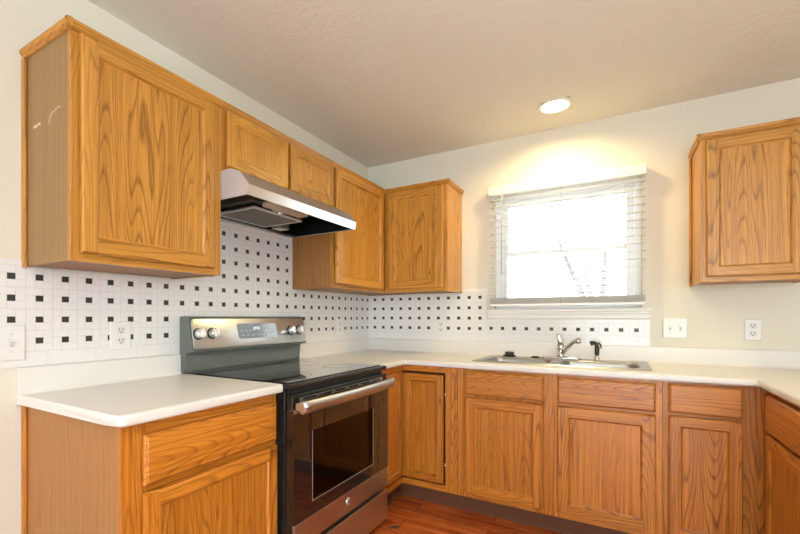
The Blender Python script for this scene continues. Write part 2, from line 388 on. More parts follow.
# ------------------------------------------------------------------ the room
H = 2.4516; XR, YF = 4.8, -6.2
WX0, WX1, WZ0, WZ1 = 1.05, 1.935, 1.245, 2.055          # kitchen window opening
bm = B(-0.15, XR+0.15, YF-0.15, 0.15, -0.10, 0.0); struct('floor', bm, FLOOR)
bm = bmesh.new()
LX, LY, LR = 1.4884, -0.3414, 0.088                      # recessed lamp over the sink: a square cut-out around the can
lamps = [(LX, LY), (2.35, -1.65), (3.6, -2.9), (3.4, -4.6), (1.5, -4.6)]
def cells(bm, us, vs, inside, fn):
    for i in range(len(us)-1):
        for j in range(len(vs)-1):
            if inside((us[i]+us[i+1])/2, (vs[j]+vs[j+1])/2): fn(us[i], us[i+1], vs[j], vs[j+1])
def slab_grid(bm, us, vs, w0, w1, inside, axis, mi=0):
    """manifold slab of grid cells; axis = thickness axis"""
    def P(u, v, w):
        q = [u, v]; q.insert(axis, w); return tuple(q)
    nu, nv = len(us)-1, len(vs)-1
    ins = [[inside((us[i]+us[i+1])/2, (vs[j]+vs[j+1])/2) for j in range(nv)] for i in range(nu)]
    cache = {}
    def vert(i, j, k):
        if (i, j, k) not in cache: cache[(i, j, k)] = bm.verts.new(P(us[i], vs[j], (w0, w1)[k]))
        return cache[(i, j, k)]
    get = lambda i, j: 0 <= i < nu and 0 <= j < nv and ins[i][j]
    for i in range(nu):
        for j in range(nv):
            if not ins[i][j]: continue
            bm.faces.new([vert(i,j,1), vert(i+1,j,1), vert(i+1,j+1,1), vert(i,j+1,1)])
            bm.faces.new([vert(i,j,0), vert(i,j+1,0), vert(i+1,j+1,0), vert(i+1,j,0)])
            if not get(i-1, j): bm.faces.new([vert(i,j,0), vert(i,j,1), vert(i,j+1,1), vert(i,j+1,0)])
            if not get(i+1, j): bm.faces.new([vert(i+1,j,0), vert(i+1,j+1,0), vert(i+1,j+1,1), vert(i+1,j,1)])
            if not get(i, j-1): bm.faces.new([vert(i,j,0), vert(i+1,j,0), vert(i+1,j,1), vert(i,j,1)])
            if not get(i, j+1): bm.faces.new([vert(i,j+1,0), vert(i,j+1,1), vert(i+1,j+1,1), vert(i+1,j+1,0)])
us = sorted({-0.15, XR+0.15} | {x+s*LR*0.98 for x, y in lamps for s in (-1, 1)})
vs = sorted({YF-0.15, 0.15} | {y+s*LR*0.98 for x, y in lamps for s in (-1, 1)})
slab_grid(bm, us, vs, H, H+0.14, lambda u, v: not any(abs(u-x) < LR*.9 and abs(v-y) < LR*.9 for x, y in lamps), 2)
struct('ceiling', bm, CEIL)
struct('wall_left', B(-0.15, 0, YF-0.15, 0.15, 0, H), PAINT)
bm = bmesh.new()
slab_grid(bm, [0, WX0, WX1, XR], [0, WZ0, WZ1, H], 0, 0.15, lambda u, v: not (WX0 < u < WX1 and WZ0 < v < WZ1), 1)
struct('wall_back', bm, PAINT)
bm = bmesh.new()                                             # right wall with a side window
slab_grid(bm, [YF, -4.4, -2.8, 0], [0, 0.85, 2.15, H], XR, XR+0.15, lambda u, v: not (-4.4 < u < -2.8 and .85 < v < 2.15), 0)
struct('wall_right', bm, PAINT)
bm = bmesh.new()                                             # wall behind the camera with patio door
slab_grid(bm, [0, 1.0, 3.6, XR], [0, 2.3, H], YF-0.15, YF, lambda u, v: not (1.0 < u < 3.6 and v < 2.3), 1)
struct('wall_front', bm, PAINT)
def framed(name, horizontal, a0, a1, z0, z1, p, mulls):
    """white frame in an opening, glazed; a runs along the wall, p is the wall plane coordinate"""
    f = bmesh.new(); w = 0.055
    def bx(u0, u1, v0, v1, t=0.035):
        if horizontal: box(f, u0, u1, p-t, p+t, v0, v1, bev=.003)
        else: box(f, p-t, p+t, u0, u1, v0, v1, bev=.003)
    bx(a0, a0+w, z0, z1); bx(a1-w, a1, z0, z1); bx(a0+w, a1-w, z0, z0+w); bx(a0+w, a1-w, z1-w, z1)
    for m in mulls: bx(m-w/2, m+w/2, z0+w, z1-w)
    o = struct(name, f, VINYL)
    g = B(a0+w, a1-w, p-.003, p+.003, z0+w, z1-w) if horizontal else B(p-.003, p+.003, a0+w, a1-w, z0+w, z1-w)
    obj('pane', g, GLASS, o)
framed('door_1', True, 1.0, 3.6, 0.0, 2.3, YF-0.09, [2.3])
framed('window_2', False, -4.4, -2.8, 0.85, 2.15, XR+0.09, [-3.6])

# kitchen window: vinyl double-hung unit
f = bmesh.new(); ya, yb = 0.045, 0.125
for a in ((WX0, WX0+.035, WZ0, WZ1), (WX1-.035, WX1, WZ0, WZ1), (WX0+.035, WX1-.035, WZ0, WZ0+.035), (WX0+.035, WX1-.035, WZ1-.035, WZ1)):
    box(f, a[0], a[1], ya, yb, a[2], a[3], bev=.002)
win = struct('window_1', f, VINYL)
MR = 1.63
for (z0, z1, yy, nm) in ((WZ0+.036, MR+.018, .062, 'lower_sash'), (MR-.012, WZ1-.036, .095, 'upper_sash')):
    s = bmesh.new(); x0, x1, w = WX0+.036, WX1-.036, .042
    for a in ((x0, x0+w, z0, z1), (x1-w, x1, z0, z1), (x0+w, x1-w, z0, z0+(.042 if nm[0] == 'l' else .028)), (x0+w, x1-w, z1-(.028 if nm[0] == 'l' else .042), z1)):
        box(s, a[0], a[1], yy-.013, yy+.013, a[2], a[3], bev=.002)
    so = obj(nm, s, VINYL, win)
    obj('pane', B(x0+w, x1-w, yy-.002, yy+.002, z0+.028, z1-.028), GLASS, so)
s = bmesh.new(); box(s, 1.46, 1.52, .030, .049, MR+.0, MR+.02, bev=.004); obj('latch', s, VINYL, win)
# stool and apron below the window
bm = bmesh.new()
box(bm, 1.000, 1.985, -.034, .045, 1.218, 1.240, bev=.006, seg=3)
struct('trim_1', bm, WTRIM)
bm = bmesh.new()
prism(bm, [(-.001, 1.218), (-.022, 1.218), (-.022, 1.208), (-.016, 1.198), (-.016, 1.178), (-.010, 1.170), (-.001, 1.170)], 0, 1.006, 1.979)
struct('trim_2', bm, WTRIM)
# baseboards on the open walls
struct('baseboard_left', B(0.001, .014, YF+.01, -2.53, 0, .09, bev=.003), WTRIM)
struct('baseboard_right', B(XR-.014, XR-.001, YF+.01, -.01, 0, .09, bev=.003), WTRIM)

# ------------------------------------------------------------------ outside the kitchen window
struct('ground_outside', B(-14, 18, 0.4, 40, -0.9, -0.6), SNOW)
def tree(x, y, name, label, trunks):
    t = thing(name, label, 'tree', (x, y, -.6))
    for tr in trunks:
        b = bmesh.new(); tube(b, tr[0], tr[1], 8); obj('trunk', b, BARK, t)
    return t
tree(1.25, 5.6, 'bare_tree', 'bare leafless tree with forked slanting trunks seen through the window blind', [
    ([(.20,0,0), (.14,0,1.2), (.02,.0,2.15), (-.26,.1,2.85), (-.42,.1,3.3)], [.09,.075,.055,.035,.012]),
    ([(.22,0,.1), (.26,0,1.4), (.14,-.1,2.2), (-.02,-.1,2.9)], [.07,.055,.04,.012])])
tree(1.50, 5.9, 'bare_tree', 'straight upright bare tree trunk seen through the window blind, right of the forked one', [
    ([(.02,0,0), (.05,0,1.4), (.08,.0,2.4), (.12,.1,3.2)], [.09,.075,.055,.015])])

# ------------------------------------------------------------------ tile backsplash
PZ = 0.0765; Z0R = 1.098
TL = tile_mat('mosaic_tile_side', 1, -0.026, 0.0858, Z0R, PZ, Z0R-PZ/2, Z0R+PZ*7.5)
TB = tile_mat('mosaic_tile_back', 0, 0.068, 0.0800, 1.100, PZ, 1.100-PZ/2, 1.100+PZ*3.5)
TW = tile_mat('mosaic_tile_below_window', 0, 0.068, 0.0800, 1.103, PZ, 1.103-PZ/2, 1.103+PZ/2)
t = thing('tile_backsplash', 'white mosaic tile backsplash with small black dots on left wall behind range', 'backsplash', (0, 0, 0))
bm = bmesh.new()
slab_grid(bm, [-2.72, -2.4726, -1.866, -1.003, -0.008], [1.0065, 1.364, 1.386, 1.699], 0.0006, .007,
          lambda u, v: (v < 1.364) or (u < -2.4726 and v < 1.386) or (-1.866 < u < -1.003), 0)
obj('tile_field', bm, TL, t)
t = thing('tile_backsplash', 'white mosaic tile backsplash with black dots on back wall left of window', 'backsplash', (0, 0, 0))
obj('tile_field', B(0.008, 1.000, -.007, -.0006, 1.0065, 1.3640), TB, t)
obj('border_tiles', B(0.815, 1.000, -.007, -.0006, 1.3645, 1.392, bev=.002), WTRIM, t)
t = thing('tile_backsplash', 'single row of black-dotted white tiles along the wall under the window sill', 'backsplash', (0, 0, 0))
obj('tile_field', B(1.0005, 1.976, -.007, -.0006, 1.0065, 1.169), TW, t)

# ------------------------------------------------------------------ cabinets
def rail_piece(bm, along, a0, a1, outer, inner, y_face, mi, taper_ends):
    """one frame member of a door. along='z' (stile) or 'x' (rail); outer/inner: coordinate of its outer and inner edge"""
    d = 1 if inner > outer else -1
    T, e, ch = 0.019, 0.006, 0.010
    prof = [(outer, 0), (outer, T-.007), (outer+d*.002, T-.003), (outer+d*e, T), (inner-d*ch, T), (inner-d*(ch-.003), T-.003), (inner-d*.003, T-.009), (inner, T-.010), (inner, 0)]
    def co(c, h, a, sgn):
        if taper_ends:
            a += sgn * (0.0 if h < T-.005 else (.002 if h < T-.001 else e))
        return (c, y_face + (T-h), a) if along == 'z' else (a, y_face + (T-h), c)
    A = [bm.verts.new(co(c, h, a0, 1)) for c, h in prof]; Bv = [bm.verts.new(co(c, h, a1, -1)) for c, h in prof]
    n = len(prof); fs = [bm.faces.new((A[i], A[(i+1) % n], Bv[(i+1) % n], Bv[i])) for i in range(n)]
    fs += bmesh.ops.triangulate(bm, faces=[bm.faces.new(A[::-1]), bm.faces.new(Bv)])['faces']
    for f in fs: f.material_index = mi
def door(parent, x0, x1, z0, z1, face, oz, ox, sw=0.057, handle=None, gap=0.006):
    """frame-and-panel door; face = local y of the cabinet's face frame front; door stands 19 mm proud of it"""
    yf = face - 0.019 - gap
    cx, cz = (x0+x1)/2, (z0+z1)/2; X0, X1, Z0, Z1 = x0-cx, x1-cx, z0-cz, z1-cz
    bm = bmesh.new()
    rail_piece(bm, 'z', Z0, Z1, X0, X0+sw, 0, 0, True); rail_piece(bm, 'z', Z0, Z1, X1, X1-sw, 0, 0, True)
    rail_piece(bm, 'x', X0+sw-.010, X1-sw+.010, Z0, Z0+sw, 0, 1, False); rail_piece(bm, 'x', X0+sw-.010, X1-sw+.010, Z1, Z1-sw, 0, 1, False)
    d = obj('door', bm, [oz, ox], parent, (cx, yf, cz))
    p = bmesh.new(); box(p, X0+sw-.006, X1-sw+.006, .0105, .0165, Z0+sw-.006, Z1-sw+.006)
    obj('panel', p, oz, d)
    return d
def drawer_front(parent, x0, x1, z0, z1, face, ox, name='drawer_front'):
    cx, cz = (x0+x1)/2, (z0+z1)/2; w, h = (x1-x0)/2, (z1-z0)/2
    bm = bmesh.new(); T = .019
    loops = [(0, T), (0, .009), (.003, .005), (.007, 0.003), (.009, 0.0)]
    rings = []
    for i, (ins, y) in enumerate(loops):
        rings.append([bm.verts.new(p) for p in ((-w+ins, y, -h+ins), (w-ins, y, -h+ins), (w-ins, y, h-ins), (-w+ins, y, h-ins))])
    for i in range(len(rings)-1):
        for k in range(4): bm.faces.new((rings[i][k], rings[i][(k+1) % 4], rings[i+1][(k+1) % 4], rings[i+1][k]))
    bm.faces.new(rings[0]); bm.faces.new(rings[-1])
    return obj(name, bm, ox, parent, (cx, face-T-.006, cz))
def face_frame(parent, x0, x1, z0, z1, d, rails, stiles, oz, ox, T=.019):
    """stiles/rails: lists of (lo, hi); open between them"""
    bm = bmesh.new(); y0, y1 = -d, -d+T
    for a, b in stiles: box(bm, a, b, y0, y1, z0, z1, 0, bev=.001, seg=1)
    for a, b in rails:
        st = sorted(stiles)
        for (p, q), (r, s) in zip(st, st[1:]): box(bm, q, r, y0, y1, a, b, 1)
    return obj('face_frame', bm, [oz, ox], parent)
def carcass(parent, w, d, z0, z1, side, inner=None, ends=(0, 0)):
    """open-fronted box of panels: two sides, top, bottom, back"""
    bm = bmesh.new(); T = .016; f = -d+.019
    box(bm, .001, T, f, -.001, z0, z1, 0); box(bm, w-T, w-.001, f, -.001, z0, z1, 0)
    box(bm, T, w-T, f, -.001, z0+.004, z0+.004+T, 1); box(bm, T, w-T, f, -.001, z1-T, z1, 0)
    box(bm, T, w-T, -.008, -.001, z0+.02, z1-T, 0)
    return obj('carcass', bm, [side, SIDE], parent)
def crown(parent, runs, ox, oy):
    """cornice: list of (kind, a0, a1, fixed) kind 'x' along local x at local y, kind 'y' a return"""
    bm = bmesh.new()
    z = CT
    prof = [(0.0, z-.020), (.006, z-.018), (.010, z-.010), (.014, z-.004), (.016, z+.002), (.016, z+.008), (.010, z+.010), (0.0, z+.010)]
    for kind, a0, a1, fixed, sgn in runs:
        if kind == 'x': prism(bm, [(fixed - o, zz) for o, zz in prof], 0, a0, a1, 0)
        else:
            pts = [(fixed + sgn*o, zz) for o, zz in prof]
            A = [bm.verts.new((p[0], a0, p[1])) for p in pts]; Bv = [bm.verts.new((p[0], a1, p[1])) for p in pts]
            n = len(pts); fs = [bm.faces.new((A[i], A[(i+1) % n], Bv[(i+1) % n], Bv[i])) for i in range(n)] + [bm.faces.new(A[::-1]), bm.faces.new(Bv)]
            for ff in fs: ff.material_index = 1
    return obj('crown_moulding', bm, [ox, oy], parent)
def scribe(parent, x, z0, z1, mat):
    obj('scribe_moulding', B(min(x, x+.011), max(x, x+.011), -.024, -.0008, z0, z1, bev=.003), mat, parent)

UB, CT = 1.365, 2.122          # bottom and top of the wall cabinets
UD = .325
# --- left wall, above the counter left of the range
A0, A1, A2 = -2.4726, -1.8675, -1.003
w = A1-A0
t = thing('wall_cabinet', 'large single-door oak wall cabinet at far left, over the left countertop', 'cabinet', (0, A0, 0), LEFT)
carcass(t, w, UD, UB, CT, VEN)
face_frame(t, 0, w, UB, CT, UD, [(UB, UB+.038), (CT-.038, CT)], [(0, .038), (w-.05, w)], OZ, OX)
door(t, .024, w-.052, 1.390, 2.096, -UD, OZ, OX, .060)
crown(t, [('x', -.016, w, -UD, 0), ('y', -UD-.016, -.001, 0, -1)], OX, OY)
scribe(t, -.011, UB-.006, CT-.020, OZ)
bm = bmesh.new()
scm = simple('bare_wood_scratch', (0.72, 0.55, 0.38), .6)
for (ya, yb, za, zb) in ((-.100, -.074, 1.839, 1.850), (-.120, -.108, 1.843, 1.852)):
    obj('scuff_mark', B(-.0012, .0009, ya, yb, za, zb), scm, t)
tube(bm, [(-.0002, -.185, 1.833), (-.0002, -.192, 1.855), (-.0002, -.21, 1.863), (-.0002, -.256, 1.873), (-.0002, -.262, 1.866)], .0016, 6)
obj('scuff_mark', bm, scm, t)
# --- short two-door cabinet above the hood
w = A2-A1; HB = 1.826
t = thing('wall_cabinet', 'short two-door oak wall cabinet mounted above the range hood', 'cabinet', (0, A1, 0), LEFT)
carcass(t, w, UD, HB, CT, OZ)
face_frame(t, 0, w, HB, CT, UD, [(HB, HB+.03), (CT-.038, CT)], [(0, .03), (.411, .469), (w-.03, w)], OZ, OX)
door(t, .022, .425, 1.846, 2.096, -UD, OZ, OX, .057)
door(t, .455, w-.018, 1.846, 2.096, -UD, OZ, OX, .057)
crown(t, [('x', 0, w, -UD, 0)], OX, OY)
# --- tall cabinet running into the corner
w = -.001-A2
t = thing('wall_cabinet', 'oak wall cabinet right of the hood, running into the room corner', 'cabinet', (0, A2, 0), LEFT)
carcass(t, w, UD, UB, CT, SIDE)
face_frame(t, 0, w-.33, UB, CT, UD, [(UB, UB+.038), (CT-.038, CT)], [(0, .03), (w-UD-.06, w-UD-.001)], OZ, OX)
door(t, .016, .626, 1.388, 2.096, -UD, OZ, OX, .057)
crown(t, [('x', 0, w-UD-.016, -UD, 0)], OX, OY)
# --- back wall cabinet
w = .812-.326
t = thing('wall_cabinet', 'single-door oak wall cabinet on the back wall, between room corner and window', 'cabinet', (.326, 0, 0))
carcass(t, w, UD, UB, CT, OZ)
face_frame(t, 0, w, UB, CT, UD, [(UB, UB+.038), (CT-.038, CT)], [(0.001, .06), (w-.04, w)], OZ, OX)
door(t, .040, w-.026, 1.388, 2.096, -UD, OZ, OX, .062)
crown(t, [('x', .016, w+.016, -UD, 0), ('y', -UD-.016, -.001, w, 1)], OX, OY)
# --- right of the window
E0, E1 = 2.176, 2.62
w = E1-E0
t = thing('wall_cabinet', 'single-door oak wall cabinet at far right, right of the window', 'cabinet', (E0, 0, 0))
carcass(t, w, UD, UB, CT, OZ)
face_frame(t, 0, w, UB, CT, UD, [(UB, UB+.038), (CT-.038, CT)], [(0, .038), (w-.06, w)], OZ, OX)
door(t, .024, w-.055, 1.390, 2.090, -UD, OZ, OX, .058)
crown(t, [('x', -.016, w+.016, -UD, 0), ('y', -UD-.016, -.001, 0, -1), ('y', -UD-.016, -.001, w, 1)], OX, OY)
scribe(t, -.011, UB-.006, CT-.020, OZ)

# --- base cabinets
BD, BH, TK = .61, .874, .10
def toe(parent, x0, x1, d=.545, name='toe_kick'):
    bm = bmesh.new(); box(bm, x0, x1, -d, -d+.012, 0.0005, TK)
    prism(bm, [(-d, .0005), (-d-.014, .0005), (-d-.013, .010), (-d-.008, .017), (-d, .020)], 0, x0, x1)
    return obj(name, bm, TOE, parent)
RY0, RY1 = -1.825, -.986                       # the range
t = thing('base_cabinet', 'oak base cabinet with one drawer and one door, left of the range', 'cabinet', (0, A0, 0), LEFT)
w = RY0-.004-A0
carcass(t, w, BD, TK, BH, VENB); toe(t, .018, w-.001)
obj('end_panel', B(0.0, .017, -.545, -.001, 0.0005, TK), VENB, t)
face_frame(t, 0, w, TK, BH, BD, [(TK, TK+.045), (.650, .700), (.826, BH)], [(0, .075), (w-.028, w)], BZ, BX)
drawer_front(t, .060, w-.016, .687, .838, -BD, BX)
door(t, .060, w-.014, .128, .663, -BD, BZ, BX, .057)
scribe(t, -.011, 0.001, BH-.002, BZ)
# corner unit (L-shaped carousel cabinet with a two-leaf door)
CX1 = .975; cy0 = RY1+.004
t = thing('corner_base_cabinet', 'L-shaped oak corner base cabinet with hinged two-leaf door, right of the range', 'cabinet', (0, 0, 0))
bm = bmesh.new()
for a in ((.001, .59, cy0, cy0+.016), (CX1-.016, CX1-.001, -.59, -.001)): box(bm, *a, TK, BH)
slab_grid(bm, [.001, .59, CX1-.016], [cy0+.016, -.59, -.001], TK, TK+.016, lambda u, v: u < .59 or v > -.59, 2)
box(bm, .001, .009, cy0+.016, -.001, TK+.02, BH); box(bm, .010, CX1-.016, -.009, -.001, TK+.02, BH)
obj('carcass', bm, VENB, t)
bm = bmesh.new()                                # frames on both faces
for a in ((.591, .610, cy0, cy0+.018), (.900, CX1-.0005, -.610, -.591)): box(bm, *a, TK, BH, 0)
box(bm, .591, .610, cy0+.018, -.610, TK, TK+.038, 1); box(bm, .591, .610, cy0+.018, -.610, .836, BH, 1)
box(bm, .591, .900, -.610, -.591, TK, TK+.038, 1); box(bm, .591, .900, -.610, -.591, .836, BH, 1)
obj('face_frame', bm, [BZ, BX], t)
obj('cabinet_interior', B(.575, .589, cy0+.02, -.560, TK+.02, BH-.01), DARK, t)  # dark sheets painted as the shade behind the door gaps
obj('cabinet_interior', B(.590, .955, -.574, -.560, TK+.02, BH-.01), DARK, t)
dl = door(t, .613, .889, .148, .824, -.5985, BZ, BX, .052)          # leaf on the back-wall face, a little ajar in its frame
d2 = door(t, -.160, .160, .148, .832, 0, BZ, BX, .050)             # leaf on the left-wall face
d2.location = (.6145, -.7745, .490); d2.rotation_euler = (0, 0, PI/2)
for zz in (.26, .70):
    bm = bmesh.new(); tube(bm, [(.900, -.612, zz-.02), (.900, -.612, zz+.02)], .004, 8); obj('hinge', bm, CHROME, t)
bm = bmesh.new(); box(bm, .553, .565, cy0, -.552, .0005, TK); box(bm, .553, CX1, -.557, -.545, .0005, TK)
prism(bm, [(-.557, .0005), (-.571, .0005), (-.570, .010), (-.565, .017), (-.557, .020)], 0, .579, CX1)
prism(bm, [(.565, .0005), (.579, .0005), (.578, .010), (.573, .017), (.565, .020)], 1, cy0, -.571)
obj('toe_kick', bm, TOE, t)
# sink base
SX0, SX1 = .977, 1.996
t = thing('sink_base_cabinet', 'wide oak sink base cabinet with two false drawer fronts over two doors', 'cabinet', (SX0, 0, 0))
w = SX1-SX0
bm = bmesh.new(); T = .016
box(bm, .001, T, -BD+.019, -.001, TK, BH); box(bm, w-T, w-.001, -BD+.019, -.001, TK, BH); box(bm, T, w-T, -BD+.019, -.001, TK, TK+T); box(bm, T, w-T, -.008, -.001, TK+.02, BH)
obj('carcass', bm, VENB, t)
xs = [(.053, .487), (.555, .991)]
face_frame(t, 0, w, TK, BH, BD, [(TK, TK+.042), (.694, .736), (.846, BH)], [(0, .065), (.475, .567), (w-.040, w)], BZ, BX)
for x0, x1 in xs:
    drawer_front(t, x0, x1, .722, .860, -BD, BX, 'false_drawer_front')
    door(t, x0, x1, .130, .706, -BD, BZ, BX, .064)
toe(t, 0, w, .557)
# narrow drawer base right of the sink
t = thing('base_cabinet', 'narrow oak base cabinet with drawer and door, right of the sink in the corner', 'cabinet', (SX1+.001, 0, 0))
w = 2.369-SX1-.001
carcass(t, w, BD, TK, BH, VENB)
face_frame(t, 0, w, TK, BH, BD, [(TK, TK+.042), (.700, .740), (.850, BH)], [(0, .035), (.280, w)], BZ, BX)
drawer_front(t, .022, .292, .727, .864, -BD, BX)
door(t, .022, .290, .130, .712, -BD, BZ, BX, .055)
toe(t, 0, w, .557)
# right run
RX = 2.37
t = thing('base_cabinet', 'oak base cabinet on the right-hand run at the photo edge, facing the range', 'cabinet', (RX+BD, -.612, 0), RIGHT)
w = 1.42
carcass(t, w, BD, TK, BH, VENB)
face_frame(t, 0, w, TK, BH, BD, [(TK, TK+.042), (.672, .712), (.838, BH)], [(0.0, .10), (.715, .80), (w-.04, w)], BZ, BX)
for x0, x1 in ((.080, .735), (.780, 1.40)):
    drawer_front(t, x0, x1, .697, .852, -BD, BX); door(t, x0, x1, .130, .684, -BD, BZ, BX, .060)
toe(t, 0, w, .557)
# back of that run, closing the corner
t = thing('corner_filler_panel', 'plain oak panel closing the blind corner behind the right-hand run', 'panel', (RX, 0, 0))
obj('side_panel', B(.59, .61, -.605, -.002, 0.0005, BH), VENB, t)

# ------------------------------------------------------------------ worktops
CZ0, CZ1, CD, BSZ = .8755, .910, .6466, 1.0058
def bevel_top_front(bm, test, off=.011):
    es = [e for e in bm.edges if test(e)]
    bmesh.ops.bevel(bm, geom=es, offset=off, segments=4, affect='EDGES', profile=.5)
def splash(bm, axis, a0, a1, sgn=1):
    """coved upstand against a wall: along y on the left wall (axis 1) or along x on the back wall (axis 0)"""
    p = [(0.0012, CZ1-.006), (.030, CZ1-.002), (.026, CZ1+.003), (.022, CZ1+.012), (.021, BSZ-.004), (.018, BSZ), (.0012, BSZ)]
    if axis == 1: prism(bm, p, 1, a0, a1)
    else: prism(bm, [(-u, v) for u, v in p], 0, a0, a1)
y0, y1 = A0-.0225, RY0-.002
t = thing('countertop', 'short white laminate countertop with rolled edge, left of the range', 'countertop', (0, 0, 0))
bm = bmesh.new(); slab_grid(bm, [.0012, CD], [y0, y1], CZ0, CZ1, lambda u, v: True, 2)
bm.normal_update(); bmesh.ops.bevel(bm, geom=[e for e in bm.edges if all(abs(v.co.x-CD) < 1e-4 and abs(v.co.y-y0) < 1e-4 for v in e.verts)], offset=.022, segments=5, affect='EDGES', profile=.5)
bm.normal_update(); bevel_top_front(bm, lambda e: abs(e.verts[0].co.z-e.verts[1].co.z) < 1e-4 and all(v.co.x > CD-.0225 and v.co.y < y1-.001 or abs(v.co.x-CD) < 1e-4 for v in e.verts) and len(e.link_faces) == 2 and abs(e.link_faces[0].normal.z)+abs(e.link_faces[1].normal.z) < 1.5, .010)
obj('worktop', bm, LAM, t, smooth_angle=40)
bm = bmesh.new(); splash(bm, 1, y0+.0005, RY0-.021); obj('upstand', bm, LAM, t)
t = thing('countertop', 'long U-shaped white laminate countertop running around the sink to the right edge', 'countertop', (0, 0, 0))
SKX0, SKX1, SKY0, SKY1 = 1.075, 1.925, -.485, -.085      # cut-out
PXE, PYE = 3.005, -2.06
bm = bmesh.new()
slab_grid(bm, [.0012, CD, SKX0, SKX1, RX-.0365, PXE], [PYE, RY1+.003, -CD, SKY0, SKY1, -.0012], CZ0, CZ1,
          lambda u, v: (v > -CD and not (SKX0 < u < SKX1 and SKY0 < v < SKY1)) or (u < CD and v > RY1) or (u > RX-.0365), 2)
def fr(e):
    a, b = e.verts[0].co, e.verts[1].co
    if abs(a.z-b.z) > 1e-4 or len(e.link_faces) != 2: return False
    n = [f.normal for f in e.link_faces]
    if abs(n[0].dot(n[1])) > .5: return False
    m = (a+b)/2
    if SKX0-.01 < m.x < SKX1+.01 and SKY0-.01 < m.y < SKY1+.01: return False
    return abs(m.x-CD) < 1e-4 or (abs(m.y+CD) < 1e-4) or abs(m.x-(RX-.0365)) < 1e-4 or abs(m.x-PXE) < 1e-4
bm.normal_update(); bevel_top_front(bm, fr)
obj('worktop', bm, LAM, t, smooth_angle=40)
bm = bmesh.new(); splash(bm, 1, RY1+.003, -.0015); obj('upstand', bm, LAM, t)
bm = bmesh.new(); splash(bm, 0, .022, PXE); obj('upstand', bm, LAM, t)

# ------------------------------------------------------------------ sink
t = thing('kitchen_sink', 'double-bowl stainless steel sink set in the worktop under the window', 'sink', (1.5, -.285, CZ1))
def rr(cx, cy, w, h, r, z, n=6):
    pts = []
    for (sx, sy, a0) in ((1, 1, 0), (-1, 1, PI/2), (-1, -1, PI), (1, -1, 3*PI/2)):
        for k in range(n+1):
            a = a0 + PI/2*k/n
            pts.append((cx+sx*(w-r)+r*math.cos(a), cy+sy*(h-r)+r*math.sin(a), z))
    return pts
bm = bmesh.new()
def stitch(bm, A, Bv, smooth=True):
    n = len(A)
    for i in range(n):
        vs_ = [A[i], A[(i+1) % n], Bv[(i+1) % n], Bv[i]]
        if len({v.co.to_tuple(6) for v in vs_}) < 3: continue
        try:
            f = bm.faces.new(vs_); f.smooth = smooth
        except ValueError: pass
def loop(bm, pts): return [bm.verts.new(p) for p in pts]
HW, HD = .458, .232; ZT = .0055
bowls = [(-.225, -.035, .196, .158), (.215, -.035, .206, .158)]
# flat rim built from strips, bowls' square cells closed by rounded corners
xs_ = [-HW, bowls[0][0]-bowls[0][2], bowls[0][0]+bowls[0][2], bowls[1][0]-bowls[1][2], bowls[1][0]+bowls[1][2], HW]
ys_ = [-HD, -.035-.158, -.035+.158, HD]
for i in range(5):
    for j in range(3):
        if j == 1 and i in (1, 3): continue
        bm.faces.new([bm.verts.new(p) for p in ((xs_[i], ys_[j], ZT), (xs_[i+1], ys_[j], ZT), (xs_[i+1], ys_[j+1], ZT), (xs_[i], ys_[j+1], ZT))])
o1 = loop(bm, [(-HW, -HD, ZT), (HW, -HD, ZT), (HW, HD, ZT), (-HW, HD, ZT)]); o2 = loop(bm, [(-HW-.006, -HD-.006, .0006), (HW+.006, -HD-.006, .0006), (HW+.006, HD+.006, .0006), (-HW-.006, HD+.006, .0006)])
stitch(bm, o1, o2, False)
obj('rim', bm, SINKS, t)
for cx, cy, w, h in bowls:
    bm = bmesh.new(); prev = loop(bm, rr(cx, cy, w, h, 0.0, ZT))
    for ins, r, z in ((.004, .055, ZT), (.010, .055, ZT-.006), (.014, .055, -.02), (.022, .055, -.12), (.045, .06, -.155), (.10, .05, -.163)):
        cur = loop(bm, rr(cx, cy, w-ins, h-ins, r, z)); stitch(bm, prev, cur); prev = cur
    bm.faces.new(prev)
    b_ = obj('bowl', bm, SINKS, t)
    bm = bmesh.new(); lathe(bm, [(.001, -.1625), (.030, -.1625), (.040, -.158), (.044, -.1615)], 20, Matrix.Translation((cx, cy, 0)), closed=False)
    obj('drain_strainer', bm, CHROME, b_)
# faucet
fz = CZ1+ZT+.0006
t = thing('kitchen_faucet', 'chrome single-lever kitchen faucet on the sink deck under the window', 'faucet', (1.497, -.115, fz))
bm = bmesh.new(); prev = None
for ins, z in ((.0, 0), (.0, .006), (.004, .012), (.012, .015)):
    cur = loop(bm, rr(0, 0, .118-ins, .028-ins, .0275-ins, z, 8))
    if prev: stitch(bm, prev, cur)
    else: bm.faces.new(cur[::-1])
    prev = cur
bm.faces.new(prev); obj('deck_plate', bm, CHROME, t)
bm = bmesh.new(); lathe(bm, [(.028, .014), (.027, .022), (.023, .034), (.023, .060), (.026, .075), (.024, .088), (.014, .097), (.002, .099)], 24)
obj('body', bm, CHROME, t)
bm = bmesh.new()
tube(bm, [(.010, -.012, .040), (.042, -.040, .076), (.078, -.075, .114), (.098, -.094, .128), (.108, -.104, .130)], [.015, .0145, .013, .0125, .0125], 14)
obj('spout', bm, CHROME, t)
bm = bmesh.new(); tube(bm, [(.106, -.102, .136), (.107, -.103, .106)], [.0165, .0155], 16); obj('aerator', bm, CHROME, t)
bm = bmesh.new()
tube(bm, [(0, 0, .088), (-.004, -.006, .118), (-.012, -.012, .145), (-.017, -.016, .160)], [.021, .018, .012, .009], 12)
obj('lever', bm, CHROME, t)
